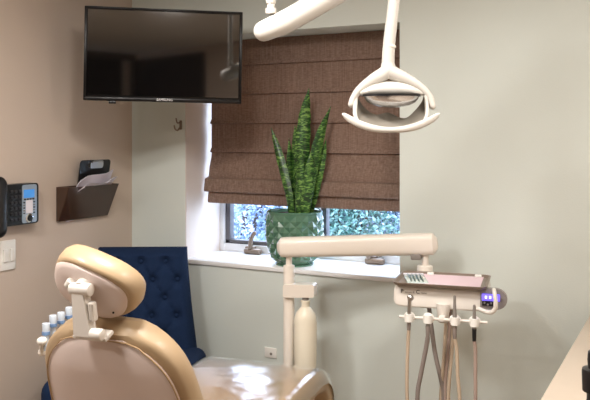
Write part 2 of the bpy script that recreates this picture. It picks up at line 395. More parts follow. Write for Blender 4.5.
b = NB(); lathe(b, [(.020, .0445), (.020, .052), (.016, .054), (.008, .053), (.007, .056), (0.001, .056)], M @ Matrix.Translation((pw/2-.055, 0, -.060)) @ Matrix.Rotation(PI/2, 4, 'X'), n=24); build('navigation_ring', b, M_CHROME, t)
b = NB(); lathe(b, [(.014, .05), (.013, .0565), (0.001, .057)], M @ Matrix.Translation((pw/2-.055, 0, -.060)) @ Matrix.Rotation(PI/2, 4, 'X'), n=24); build('navigation_pad', b, M_BLACK, t)
for r in range(6):
    for q in range(3):
        b = NB(); box(b, (pw/2-.150+q*.021+.004, -.048, .055-r*.023), (.014, .007, .012), M, bev=.003); build('key', b, mat('key_black', (.035, .035, .04), .35), t)
hx = -pw/2-.018
b = NB(); pts = [M @ V((hx, -.075, .088)), M @ V((hx, -.082, .04)), M @ V((hx, -.082, -.04)), M @ V((hx, -.075, -.088))]
tube(b, pts, [.034, .026, .026, .034], n=16, flat=.7, roundcap=True); build('handset', b, M_BLACK, t)
# switch
a = on_left(7, 255); a.x = XL; M = LM(a); t = thing('light_switch', a-V((0, 0, .06)), 'white rocker light switch plate below the phone', 'light switch')
b = NB(); box(b, (0, -.004, 0), (.078, .008, .122), M, bev=.003); build('cover_plate', b, M_WHITE, t)
for s in (-1, 1):
    b = NB(); box(b, (s*.0175, -.010, 0), (.022, .008, .052), M, bev=.003); build('rocker', b, M_WHITE, t)

# chart pocket
a, c = on_left(56.5, 187), on_left(105, 187); zt_ = a.z; zb_ = on_left(58, 222.5).z+.005
cw = (c-a).length; ctr = (a+c)/2; M = LM(V((XL, ctr.y, zb_))); H_ = zt_-zb_; OUT = .078
M_SMOKE = mat('smoked_acrylic', srgb(72, 50, 38), .1, coat=.4, alpha=.9)
t = thing('chart_holder', (XL, ctr.y, zb_), 'smoked brown acrylic wall pocket holding papers, between phone and corner', 'file holder')
b = NB(); box(b, (0, -.002, H_/2), (cw, .004, H_), M, bev=.001); build('back_plate', b, M_SMOKE, t)
b = NB()
q = [(-cw/2, -.012, 0), (cw/2, -.012, 0), (cw/2+.004, -OUT, H_), (-cw/2-.004, -OUT, H_)]
rings(b, [[M @ V(p) for p in q], [M @ (V(p)+V((0, -.004, 0))) for p in q]]); build('front_panel', b, M_SMOKE, t, smooth=False)
for s in (-1, 1):
    b = NB(); q = [(s*cw/2, -.002, 0), (s*cw/2, -.014, 0), (s*(cw/2+.003), -OUT, H_), (s*cw/2, -.002, H_)]
    rings(b, [[M @ V(p) for p in q], [M @ (V(p)+V((s*.003, 0, 0))) for p in q]]); build('side_panel', b, M_SMOKE, t, smooth=False)
b = NB(); box(b, (0, -.008, .002), (cw, .014, .004), M, bev=.001); build('bottom_panel', b, M_SMOKE, t)
# clipboard and papers in it
lean = math.radians(9)
MC = M @ Matrix.Translation((.040, -.006, .006)) @ Matrix.Rotation(lean, 4, 'X')
cb = thing('clipboard', M @ V((.01, -.014, .006)), 'black clipboard with a metal clip standing in the wall pocket', 'clipboard')
b = NB(); prism(b, rrect(.20, .265, .015, cz=.1325), -.004, 0, MC); build('board', b, M_BLACK, cb)
b = NB(); prism(b, rrect(.085, .03, .01, cz=.243), -.012, -.004, MC); tube(b, [MC @ V((-.03, -.012, .252)), MC @ V((-.03, -.016, .262)), MC @ V((.03, -.016, .262)), MC @ V((.03, -.012, .252))], .002, n=6, k=3); build('clip', b, M_STEEL, cb)
for i, (yo, zh, xo, l2, lb) in enumerate(((-.008, .205, .014, 14, 'thin sheaf of lavender white paper directly in front of the clipboard'), (-.009, .196, .004, 21, 'creased white paper sheaf curling forward over the rim of the wall pocket'))):
    MP = M @ Matrix.Translation((xo, yo, .008)) @ Matrix.Rotation(math.radians(l2), 4, 'X')
    b = NB(); g = []
    for r in range(13):
        z = zh*r/12; k = max(0, (r-7)/5)
        g.append([MP @ V((x*.225+.006, -.003*(math.sin(x*7+r*.5)) - k*k*(.022+.016*i)*(1+.4*math.sin(x*9+i)), z+x*.035-(k*k*.010 if i else 0))) for x in [q/10-.5 for q in range(11)]])
    rings(b, [gr+[p+V((.0, 0, 0))+M.to_3x3()@V((0, .004, 0)) for p in gr[::-1]] for gr in g])
    tag(build('paper_sheaf', b, M_PAPER, smooth=True), lb, 'paper', 'papers in the wall pocket')

# outlet
o_ = on_back(271, 352.5); t = thing('wall_outlet', o_-V((0, 0, .03)), 'white outlet plate low on the sage wall behind the footrest', 'outlet')
b = NB(); box(b, o_+V((0, -.003, 0)), (.062, .006, .045), bev=.002); build('cover_plate', b, M_WHITE, t)
b = NB(); cyl(b, o_+V((0.004, -.005, -.004)), o_+V((0.004, -.0085, -.004)), .006, n=12); build('jack', b, M_GREY, t)

# ------------------------------------------------------------------ potted snake plant
pc = on_back(294.5, 262, 3.15); pc.z = NZ0+.003
t = thing('potted_snake_plant', pc, 'tall snake plant in a green faceted ceramic pot on the window sill', 'potted plant')
nc, nr, ph = 30, 9, .245
def potr(f): return .082 + (.130-.082)*min(1, f*1.9)**.55 if f < .55 else .130-.004*(f-.55)
b = NB(); G = []
for j in range(nr+1):
    row = []
    for i in range(nc):
        a_ = 2*PI*i/nc; f = j/nr; r = potr(f) + (.0075 if (i+j) % 2 and 0 < j < nr else 0)
        row.append(b.verts.new(pc+V((r*math.cos(a_), r*math.sin(a_), .006+f*(ph-.02)))))
    G.append(row)
for j in range(nr):
    for i in range(nc):
        k = (i+1) % nc; q = [G[j][i], G[j][k], G[j+1][k], G[j+1][i]]
        if (i+j) % 2 == 0: tri(b, [q[0], q[1], q[2]]); tri(b, [q[0], q[2], q[3]])
        else: tri(b, [q[0], q[1], q[3]]); tri(b, [q[1], q[2], q[3]])
top = [pc+V((r*math.cos(2*PI*i/nc), r*math.sin(2*PI*i/nc), z)) for r, z in ((.130, ph-.004), (.126, ph), (.120, ph-.003), (.116, ph-.05)) for i in range(nc)]
prev = G[-1]
for q in range(4):
    cur = [b.verts.new(p) for p in top[q*nc:(q+1)*nc]]
    for i in range(nc): tri(b, [prev[i], prev[(i+1) % nc], cur[(i+1) % nc], cur[i]])
    prev = cur
tri(b, G[0][::-1])
M_POT = mat('green_glaze', srgb(84, 122, 100), .16, coat=.45, var=.35, vscale=14)
build('pot', b, M_POT, t, smooth=False)
b = NB(); lathe(b, [(.074, 0), (.086, .0), (.088, .008), (.07, .008)], Matrix.Translation(pc-V((0, 0, .003))), n=32); build('pot_foot', b, M_POT, t)
b = NB(); rs = []
for r in (.001, .04, .08, .119): rs.append([pc+V((r*math.cos(a_), r*math.sin(a_), ph-.018+.006*noise.noise(V((r*40, a_*3, 0))))) for a_ in [2*PI*i/24 for i in range(24)]])
rings(b, rs, cap=False); build('soil', b, mat('soil', srgb(52, 38, 28), .95, bump=.8, bscale=60, var=.4, vscale=60), t)
M_LEAF = bpy.data.materials.new('snake_leaf'); M_LEAF.use_nodes = True; nt = M_LEAF.node_tree; bb = nt.nodes['Principled BSDF']; bb.inputs['Roughness'].default_value = .35
tc = nt.nodes.new('ShaderNodeTexCoord'); mp = nt.nodes.new('ShaderNodeMapping'); mp.inputs['Scale'].default_value = (30, 30, 90)
n = nt.nodes.new('ShaderNodeTexNoise'); n.inputs['Scale'].default_value = 1; n.inputs['Detail'].default_value = 4; n.inputs['Distortion'].default_value = 1.2
r = nt.nodes.new('ShaderNodeValToRGB'); e = r.color_ramp.elements; e[0].position = .40; e[0].color = (*srgb(20, 50, 20), 1); e[1].position = .64; e[1].color = (*srgb(122, 160, 78), 1)
el_ = e.new(.5); el_.color = (*srgb(44, 90, 32), 1)
nt.links.new(tc.outputs['Object'], mp.inputs[0]); nt.links.new(mp.outputs[0], n.inputs['Vector']); nt.links.new(n.outputs['Fac'], r.inputs[0]); nt.links.new(r.outputs[0], bb.inputs['Base Color'])
def leaf(ppx, w, dep, tw=0):
    # centre line through picture coordinates at depths dep (relative to the pot centre)
    ctr = []; w *= .92
    for (x, y), d in zip(ppx, dep):
        ctr.append(on_back(x, y, pc.y+d))
    cl = spline(ctr, 7); N = len(cl); b = NB(); rs = []
    for i, p in enumerate(cl):
        s = i/(N-1); d = (cl[min(N-1, i+1)]-cl[max(0, i-1)]).normalized()
        ww = w*(.62+.38*math.sin(min(1, s*2.2)*PI/2))*(1 if s < .55 else max(.02, (1-((s-.55)/.45)**1.8)))
        a_ = tw+.5*s; x = V((math.cos(a_), math.sin(a_), 0)); x = (x-d*x.dot(d)).normalized(); y = d.cross(x)
        ww *= 1+.05*math.sin(i*1.9)
        r_ = []
        for q in (-1, -.5, 0, .5, 1): r_.append(p+x*q*ww/2+y*(abs(q)**2)*ww*.22)
        for q in (1, .5, 0, -.5, -1): r_.append(p+x*q*ww/2*.97+y*((abs(q)**2)*ww*.22+.0035*(1.2-abs(q))))
        rs.append(r_)
    rings(b, rs); build('leaf', b, M_LEAF, t)
leaf([(297, 226), (301, 190), (302, 150), (305, 115), (309, 88)], .074, (0, -.01, -.01, 0, .0), .15)
leaf([(303, 226), (308, 195), (315, 160), (322, 132), (331, 106)], .058, (-.02, -.02, -.01, 0, .01), .4)
leaf([(306, 226), (313, 200), (318, 178), (323, 155), (326, 139)], .040, (.01, .02, .02, .03, .03), -.3)
leaf([(291, 226), (289, 200), (283, 172), (277, 148), (271, 127)], .046, (-.02, -.03, -.02, -.01, 0), -.2)
leaf([(294, 226), (293, 200), (290, 175), (290, 155), (289, 138)], .038, (.02, .02, .03, .03, .03), .5)
leaf([(299, 226), (296, 195), (295, 165), (295, 142), (295, 125)], .042, (.03, .03, .04, .04, .04), -.1)
leaf([(295, 226), (297, 205), (299, 185), (300, 165), (300, 150)], .05, (-.05, -.05, -.045, -.04, -.04), -.35)
leaf([(304, 226), (305, 205), (308, 185), (310, 165), (311, 152)], .05, (-.06, -.06, -.05, -.045, -.04), .2)
leaf([(276, 224), (274, 219), (273, 215), (272, 212)], .012, (-.03, -.03, -.03, -.03), 0)

# ------------------------------------------------------------------ tufted armchair in the corner
bc = P(139, 300, 3.42); bc.z = 0
fx = (RGT*.985 + FWD*.04).normalized(); fy = V((-fx.y, fx.x, 0))     # local y points away from the camera
AM = frame3(bc, fx, fy, UP)
t = thing('tufted_chair', bc, 'navy blue button-tufted upholstered chair in the corner under the television', 'chair')
Hs, Ht = .57, 1.035
tufts = []
for r_ in range(7):
    zz = Ht-.055-r_*.078
    for q in range(-4, 5):
        xx = q*.11+(.055 if r_ % 2 else 0)
        hw = .20+.06*((Ht-zz)/(Ht-Hs))**1.3
        if abs(xx) < hw-.03 and zz > Hs+.03: tufts.append((xx, zz))
b = NB(); nx, nz_ = 56, 56; fr = []; bk = []
for j in range(nz_+1):
    s = j/nz_; z = Hs-.06+(Ht-Hs+.06)*s; hw = .20+.065*(1-s)**1.3
    lean_ = .10*s
    r1 = []; r2 = []
    for i in range(nx+1):
        u = i/nx*2-1; x = u*hw
        edge = min(1-abs(u), (1-s)*2.4); th = .055*(1-max(0, 1-edge/.16)**2.2)
        dd = 0
        for tx, tz in tufts:
            d2 = math.hypot(x-tx, z-tz); dd = max(dd, math.exp(-(d2/.02)**1.6)*.032)
            if d2 < .08:
                pass
        # creases along the diamonds
        for tx, tz in tufts:
            for sx in (-1, 1):
                ex, ez = tx+sx*.055, tz-.078
                if any(abs(ex-a)<.01 and abs(ez-c_)<.01 for a, c_ in tufts):
                    L2_ = .055**2+.078**2; k = max(0, min(1, ((x-tx)*(ex-tx)+(z-tz)*(ez-tz))/L2_)); dist = math.hypot(x-tx-k*(ex-tx), z-tz-k*(ez-tz))
                    dd = max(dd, .010*math.exp(-(dist/.009)**2))
        r1.append(AM @ V((x, lean_-.0-th+dd, z))); r2.append(AM @ V((x, lean_+.07-.035*(1-min(1, edge/.1)), z)))
    fr.append(r1); bk.append(r2)
rings(b, [f_+k_[::-1] for f_, k_ in zip(fr, bk)]); back = build('backrest', b, M_NAVY, t)
for tx, tz in tufts:
    b = NB(); s = (tz-Hs+.06)/(Ht-Hs+.06); ball(b, (tx, .10*s-.036, tz), (.010, .005, .010), AM, u=10, v=6); build('button', b, M_NAVY, back)
b = NB(); box(b, (0, -.235, Hs-.055), (.60, .52, .19), AM, bev=.05, seg=5)
build('seat_cushion', b, M_NAVY, t)
b = NB(); box(b, (0, -.22, Hs-.22), (.57, .5, .12), AM, bev=.02, seg=3); build('seat_base', b, M_NAVY, t)
for sx in (-1, 1):
    for yy in (-.43, .0):
        b = NB(); cyl(b, AM @ V((sx*.25, yy, 0)), AM @ V((sx*.24, yy, Hs-.26)), .014, .024, n=12); build('leg', b, M_WOOD, t)

# ------------------------------------------------------------------ dental chair
th0 = math.radians(-6); hd = V((math.sin(th0), math.cos(th0), 0)); hw_ = V((hd.y, -hd.x, 0))
HC = P(97, 282.5, 1.97)                     # headrest centre
T0 = P(94, 327, 1.95)                    # top of the backrest
SO = V((T0.x, T0.y, 0)) + hd*.21          # floor point below the seat joint
DM = frame3(SO, hw_, hd, UP)              # local: x to the sitter's right side seen from behind, y forward, z up
t = dc = thing('dental_chair', SO, 'tan upholstered dental treatment chair seen from behind with beige back shell', 'dental chair')
rec = math.radians(22)
BU = V((0, -math.sin(rec), math.cos(rec))); BN = V((0, -math.cos(rec), -math.sin(rec)))   # up along the back, outward normal of back
J = V((0, .0, .60))
def bpt(x, s, n): return DM @ (J+V((x, 0, 0))+BU*s+BN*n)
BL = (T0.z-.60)/math.cos(rec)                                   # length of backrest
def halfw(s):                               # half width along the backrest
    f = max(0, s/BL); w = .25-.05*f**1.2
    if f < .62: return w
    k = (f-.62)/.38; return w*math.sqrt(max(0.0, 1-k**2.8*.9))
def padsec(s, off_in, bulge, nf, nb):
    pass
def pad(b, s0, s1, hwf, n0, n1, edge, ns=36, m=28, crown=.012):
    """closed pillow-shaped slab between normals n0 (front) and n1 (back) following hwf(s)"""
    rs = []
    for j in range(ns+1):
        s = s0+(s1-s0)*j/ns; w = hwf(s); dend = min(s-s0, s1-s); er = edge
        k = math.sqrt(max(.001, 1-(1-min(1, dend/er))**2)); mid_ = (n0+n1)/2; ht = (n1-n0)/2*k
        r_ = []
        for i in range(m):
            a = 2*PI*i/m; cx, cy = math.cos(a), math.sin(a)
            e_ = .45
            x = math.copysign(abs(cx)**e_, cx)*w; y = math.copysign(abs(cy)**e_, cy)*ht
            r_.append(bpt(x, s, mid_+y))
        rs.append(r_)
    rings(b, rs)
b = NB(); pad(b, -.08, BL, lambda s: halfw(max(0, s))+.004, -.070, .018, .03); build('backrest', b, M_TAN, t)
b = NB()
def shw(s): return max(.02, halfw(s*BL/(BL-.018) if s > 0 else 0)-.022)
rs = []
ns = 30
for j in range(ns+1):
    s = -.06+(BL-.028+.06)*j/ns; w = shw(s); r_ = []
    for i in range(25):
        u = i/24*2-1; r_.append(bpt(u*w, s, .018+.022*(1-abs(u)**3.5)*(1 if j < ns-4 else math.sqrt(max(0.02, (ns-j)/5)))))
    r_ += [bpt(w*(1-2*i/24), s, .010) for i in range(25)]
    rs.append(r_)
rings(b, rs); build('back_shell', b, M_SHELL, t)
# piping line between cushion and shell
PS = .003
b = NB(); pts = [bpt(-shw(s)-.002, s, .021) for s in [(-.04+(BL-.032+.04)*i/18) for i in range(19)]]; pts += [bpt(shw(s)+.002, s, .021) for s in [(-.04+(BL-.032+.04)*i/18) for i in range(18, -1, -1)]]
tube(b, pts, .0022, n=6, k=2); build('piping', b, mat('piping_tan', srgb(176, 148, 112), .4), t)
# seat and leg section: one long pad, curving down at the knee end
def seatprof():
    return spline([(0, -.02, .61), (0, .2, .612), (0, .45, .628), (0, .70, .640), (0, .86, .630), (0, .935, .56), (0, .955, .43)], 6)
def strip(b, cl, w, th, m=28, grow=0, e_=.35):
    rs = []; N = len(cl)
    for j, p in enumerate(cl):
        d = (cl[min(j+1, N-1)]-cl[max(0, j-1)]).normalized(); nn = V((0, -d.z, d.y)); k = min(1, min(j, N-1-j)/2.0+.35)
        wj = w(j/(N-1)) if callable(w) else w
        r_ = []
        for i in range(m):
            a = 2*PI*i/m; cx, cy = math.cos(a), math.sin(a)
            x = math.copysign(abs(cx)**e_, cx)*(wj+grow); y = math.copysign(abs(cy)**(e_+.15), cy)*(th*k+grow)
            r_.append(DM @ (p+V((x, 0, 0))+nn*y))
        rs.append(r_)
    rings(b, rs)
scl = seatprof()
b = NB(); strip(b, scl, lambda f: .265-.02*f, .045); build('seat', b, M_TAN, t)
M_PLAS = bpy.data.materials.new('clear_plastic_film'); M_PLAS.use_nodes = True; nt = M_PLAS.node_tree; nt.nodes.clear()
out = nt.nodes.new('ShaderNodeOutputMaterial'); mx = nt.nodes.new('ShaderNodeMixShader'); fr_ = nt.nodes.new('ShaderNodeFresnel'); fr_.inputs[0].default_value = 1.5
tr = nt.nodes.new('ShaderNodeBsdfTransparent'); gl = nt.nodes.new('ShaderNodeBsdfGlossy'); gl.inputs['Roughness'].default_value = .2; gl.inputs['Color'].default_value = (1, 1, 1, 1)
mth = nt.nodes.new('ShaderNodeMath'); mth.operation = 'MULTIPLY_ADD'; mth.inputs[1].default_value = 2.2; mth.inputs[2].default_value = .03; mth.use_clamp = True
tc = nt.nodes.new('ShaderNodeTexCoord'); nn_ = nt.nodes.new('ShaderNodeTexNoise'); nn_.inputs['Scale'].default_value = 7; bp = nt.nodes.new('ShaderNodeBump'); bp.inputs['Strength'].default_value = .6; bp.inputs['Distance'].default_value = .01
nt.links.new(tc.outputs['Object'], nn_.inputs['Vector']); nt.links.new(nn_.outputs['Fac'], bp.inputs['Height']); nt.links.new(bp.outputs[0], gl.inputs['Normal'])
nt.links.new(fr_.outputs[0], mth.inputs[0]); nt.links.new(mth.outputs[0], mx.inputs[0]); nt.links.new(tr.outputs[0], mx.inputs[1]); nt.links.new(gl.outputs[0], mx.inputs[2]); nt.links.new(mx.outputs[0], out.inputs[0])
b = NB(); rs = []
for j, p in enumerate(scl[8:33]):
    jj = j+8; d = (scl[min(jj+1, len(scl)-1)]-scl[jj-1]).normalized(); nn2 = V((0, -d.z, d.y)); w = .273-.02*jj/len(scl); r_ = []
    for i in range(31):
        u = i/30*2-1; x = u*w; dn = .051 - (max(0, abs(u)-.88)/.12)**2*.05 + .0015*noise.noise(V((x*14, p.y*9, 1)))
        r_.append(DM @ (p+V((x, 0, 0))+nn2*dn))
    rs.append(r_)
rings(b, rs, cap=False, close=False); po = build('plastic_cover', b, M_PLAS, t); po['label'] = 'clear plastic film over the seat'
# chair frame under the seat, column, base
b = NB(); strip(b, [p-V((0, 0, .06)) for p in scl[:26]], .2, .035); build('seat_shell', b, M_SHELL, t)
b = NB(); box(b, (0, .22, .33), (.24, .34, .42), DM, bev=.05, seg=4); build('column', b, M_CREAM, t)
b = NB(); box(b, (0, .28, .05), (.42, .85, .10), DM, bev=.035, seg=4); build('base', b, M_CREAM, t)
# headrest
HCl = DM.inverted() @ HC
rh = math.radians(27)
HU = V((0, -math.sin(rh), math.cos(rh))); HN = V((0, -math.cos(rh), -math.sin(rh)))
HR = math.radians(24)
def hpt(x, s, n):
    x, s = x*math.cos(HR)+s*math.sin(HR), -x*math.sin(HR)+s*math.cos(HR)
    return DM @ (HCl+V((x, 0, 0))+HU*s+HN*n)
b = NB(); rs = []
m = 40
for n_, k in ((-.048, .35), (-.046, .62), (-.040, .82), (-.028, .95), (-.010, 1.0), (.012, .99), (.026, .95), (.032, .90), (.033, .86)):
    r_ = []
    for i in range(m):
        a = 2*PI*i/m; cx, cy = math.cos(a), math.sin(a); x = math.copysign(abs(cx)**.82, cx)*.122*k; s = math.copysign(abs(cy)**.85, cy)*(.082 if cy > 0 else .080)*k
        r_.append(hpt(x, s, n_+.10*x*x/.142**2*-.25))
    rs.append(r_)
rings(b, rs); hr = build('headrest', b, M_TAN, t)
b = NB(); rs = []
for n_, k in ((.020, 1.0), (.030, 1.0), (.037, .96), (.041, .85), (.043, .6), (.044, .2)):
    r_ = []
    for i in range(m):
        a = 2*PI*i/m; cx, cy = math.cos(a), math.sin(a); x = math.copysign(abs(cx)**.75, cx)*.108*k-.006; s = math.copysign(abs(cy)**.8, cy)*(.068 if cy > 0 else .072)*k-.006
        r_.append(hpt(x, s, n_+.10*x*x/.142**2*-.25))
    rs.append(r_)
rings(b, rs); build('headrest_shell', b, M_SHELL, hr)
b = NB(); ball(b, hpt(.075, -.03, .041), .003, u=8, v=6); build('screw', b, M_BLACK, hr)
# bracket linking headrest to back
b = NB()
pT = hpt(-.012, .022, .060); pB = bpt(-.002, BL+.006, .056)
cyl(b, pT-hw_*.028, pT+hw_*.032, .0165, n=24, bev=.004); cyl(b, pT+DM.to_3x3()@(HN*-.03), pT, .02, n=20)
box(b, pT-hw_*.03+V((0, 0, .02)), (.035, .03, .03), DM.to_3x3().to_4x4(), bev=.008) if False else None
cyl(b, pT-hw_*.040+V((0, 0, .004)), pT-hw_*.026+V((0, 0, .018)), .010, .012, n=16, bev=.002)
build('pivot', b, M_CREAM2, t)
b = NB()
dz_ = (pB-pT).normalized(); sx_ = hw_; ny = dz_.cross(sx_).normalized(); MB_ = frame3((pT+pB)/2, sx_, ny, -dz_)
L = (pB-pT).length
prism(b, [(-.020, L/2), (.018, L/2), (.024, -L/2+.02), (.028, -L/2), (-.026, -L/2), (-.026, -L/2+.02)], -.014, .014, MB_)
box(b, (.028, -.002, .005), (.018, .024, L*.42), MB_, bev=.007)
bmesh.ops.bevel(b, geom=[e_ for e_ in b.edges if e_.calc_length() > .02], offset=.003, segments=2, affect='EDGES')
build('support_bar', b, M_CREAM2, t)
b = NB(); pp_ = bpt(.038, BL+.020, .062); cyl(b, pp_-hw_*.016, pp_+hw_*.020, .015, n=20, bev=.006)
box(b, (0, 0, 0), (.10, .04, .012), frame3(bpt(0.012, BL+.004, .044), hw_, (DM.to_3x3()@BN), (DM.to_3x3()@BU)), bev=.005)
build('lower_clamp', b, M_CREAM2, t)

# assistant instruments behind the left side of the back
ac = P(58, 335, 2.42)
t = thing('assistant_arm', V((ac.x, ac.y, 0)), 'cream instrument arm with four capped tips at the left of the dental chair back', 'instrument holder')
b = NB(); L0, L1_ = P(42, 352, 2.42), P(70, 322, 2.5); tube(b, [L0, (L0+L1_)/2+V((0, 0, -.004)), L1_], .013, roundcap=True)
tube(b, [(L0+L1_)/2, (L0+L1_)/2-V((-.05, 0, .2)), V((ac.x+.16, ac.y+.12, .55)), V((SO.x-.12, SO.y+.25, .36))], .016); build('holder_bar', b, M_CREAM, t)
kb = P(42, 341, 2.36); b = NB(); ball(b, kb, (.016, .016, .013)); cyl(b, kb, L0, .008); build('knob', b, M_WHITE, t)
M_TIP = mat('blue_white_tip', srgb(205, 216, 228), .25, coat=.3)
for px, py, tt in ((46, 323, 2.38), (53, 315, 2.41), (61, 312, 2.45), (69, 307, 2.48)):
    p = P(px, py, tt); q_ = p-V((0, 0, .085))
    b = NB(); cyl(b, p-V((0, 0, .034)), p, .0105, .012, n=14, bev=.002); cyl(b, q_, p-V((0, 0, .034)), .007, .0085, n=12); tp = build('tip', b, M_TIP, t)
    b = NB(); cyl(b, p-V((0, 0, .036)), p-V((0, 0, .026)), .0128, n=14); build('collar', b, mat('tip_blue', srgb(110, 140, 180), .3), tp)

# ------------------------------------------------------------------ delivery unit: post, arm, bottle, head
pt = P(289, 270, 3.14)
t = du = thing('delivery_unit', (pt.x, pt.y, 0), 'cream dental delivery unit with post, horizontal arm and instrument head', 'dental unit')
b = NB(); z1 = P(289, 265, 3.14).z
cyl(b, (pt.x, pt.y, .08), (pt.x, pt.y, z1), .023, n=24, bev=.004); cyl(b, (pt.x, pt.y, z1-.002), (pt.x, pt.y, z1+.045), .013, .012, n=20); build('post', b, M_CREAM, t)
b = NB(); box(b, (pt.x, pt.y, .045), (.24, .24, .09), bev=.03, seg=4); build('post_base', b, M_CREAM, t)
aL, aR = P(288, 247, 3.14), P(425, 244, 2.99)
ad_ = (aR-aL).normalized(); an = V((-ad_.y, ad_.x, 0)).normalized(); au = ad_.cross(-an).normalized(); au = au if au.z > 0 else -au
MA = frame3((aL+aR)/2, ad_, an, au); LA = (aR-aL).length
b = NB(); rs = []
NA = 40
for j in range(NA+1):
    x = -LA/2-.042 + (LA+.09)*j/NA; e0 = min(x+LA/2+.042, LA/2+.048-x); k = 1 if e0 > .022 else math.sqrt(max(.02, 1-(1-e0/.022)**2*.75))
    hh = (.040+.003*j/NA)*k; ww = .036*k; r_ = []
    for i in range(24):
        a = 2*PI*i/24; cx, cy = math.cos(a), math.sin(a); r_.append(MA @ V((x, math.copysign(abs(cx)**.6, cx)*ww, math.copysign(abs(cy)**.7, cy)*hh)))
    rs.append(r_)
rings(b, rs); build('arm', b, M_CREAM, t)
b = NB(); box(b, (LA/2-.035, -.02, -.046), (.04, .03, .022), MA, bev=.006); build('arm_lever', b, M_GREY, t)
# head (tray body)
hx_ = V((.985, .172, 0)).normalized(); hy_ = V((-hx_.y, hx_.x, 0)); hc = P(443, 297, 2.68)
HM = frame3(hc, hx_, hy_, UP)      # local y away from camera
b = NB(); cy0 = aR+V((0, 0, -.038)); tgt = V((aR.x, aR.y, hc.z+.055))
cyl(b, cy0, tgt+V((0, 0, -.09)), .014, n=20); cyl(b, V((aR.x, aR.y, hc.z+.058)), V((aR.x, aR.y, hc.z-.03)), .030, .032, n=24, bev=.004)
box(b, (HM.inverted() @ V((aR.x, aR.y, hc.z)))*.5+V((0, .05, -.03)), (.07, .24, .035), HM, bev=.01); build('head_mount', b, M_CREAM, t)
b = NB(); BWd = .325
op = [(0, -.036), (.0, .02), (.014, .036), (.17, .036), (.19, .02), (.19, -.02), (.17, -.036), (.02, -.038)]
rs = []
for x, k in ((-.168, .55), (-.163, .8), (-.152, .95), (-.13, 1), (.10, 1), (.14, 1), (.152, .97), (.156, .9)):
    rs.append([HM @ V((x-.006, .095+(y-.095)*(.9+.1*k)+(-.0), z*k*1.1-.003)) for y, z in spline([(y_, z_, 0) for y_, z_ in op], 1) and [(p_[0], p_[1]) for p_ in op]])
rs = [[q for q in r_] for r_ in rs]
rings(b, rs); bmesh.ops.bevel(b, geom=b.edges[:], offset=.004, segments=2, affect='EDGES')
body = build('head_body', b, M_CREAM2, t, ang=55)
for wd_, xo in (('elton &', -.1155), ('rane', -.0665)):
    text('logo_lettering', wd_, .0115, HM @ Matrix.Translation((xo, -.0014, .010)) @ Matrix.Rotation(PI/2, 4, 'X'), mat('logo_grey', srgb(150, 140, 132), .5), body, .0002)
for ch, xo in (('P', -.143), ('C', -.087)):
    text('logo_initial', ch, .019, HM @ Matrix.Translation((xo, -.0014, .012)) @ Matrix.Rotation(PI/2, 4, 'X'), mat('logo_black', (.02, .02, .02), .5), body, .0002)
# control panel
HP = HM @ Matrix.Translation((-.024, -.003, .004))
M_PAN = mat('panel_grey', srgb(140, 134, 130), .4)
b = NB(); o_l = [(.150, .034)]+[(.20+.038*math.cos(a)*1.05, .0+.036*math.sin(a)) for a in [PI/2-PI*i/12 for i in range(13)]]+[(.150, -.034)]
prism(b, o_l, -.004, .02, HP); cp = build('control_panel', b, M_PAN, t)
b = NB(); box(b, (.186, -.006, .006), (.058, .004, .022), HP, bev=.001); build('display', b, mat('blue_lcd', srgb(60, 60, 230), .3, emit=srgb(110, 90, 255), estr=2.0), cp)
for xo in (.170, .184, .198):
    b = NB(); box(b, (xo, -.0085, .007), (.007, .001, .009), HP, bev=0); build('digit', b, mat('lcd_digit', srgb(210, 220, 255), .3, emit=srgb(210, 220, 255), estr=1.6), cp)
b = NB(); box(b, (.176, -.006, -.015), (.038, .004, .016), HP, bev=.001); build('keypad', b, M_BLACK, cp)
for xo, zo in ((.165, -.012), (.176, -.018), (.187, -.012), (.222, .004), (.168, .026)):
    b = NB(); cyl(b, HP @ V((xo, -.004, zo)), HP @ V((xo, -.0105, zo)), .0035, n=10); build('key', b, M_GREY, cp)
b = NB(); tube(b, [HP @ V(q) for q in ((.196, -.004, .032), (.199, -.022, .024), (.203, -.03, -.002), (.200, -.03, -.028), (.182, -.024, -.041), (.145, -.004, -.036))], .0075, roundcap=True); build('handle', b, M_CREAM2, t)
# tray on the head
TT = HM @ Matrix.Translation((-.012, .095, .041))
M_TRAY = mat('tray_taupe', srgb(138, 124, 112), .32, metal=.3)
b = NB(); ol = rrect(.325, .25, .03); inn = rrect(.300, .225, .02)
def zr(o, z): return [TT @ V((x, y, z)) for x, y in o]
rings(b, [zr(rrect(.29, .215, .02), -.004), zr(rrect(.316, .241, .026), -.004), zr(rrect(.326, .251, .03), .003), zr(rrect(.327, .252, .03), .006), zr(rrect(.316, .241, .026), .006), zr(rrect(.298, .223, .02), -.003), zr(rrect(.05, .04, .01), -.003)])
build('tray', b, M_TRAY, t)
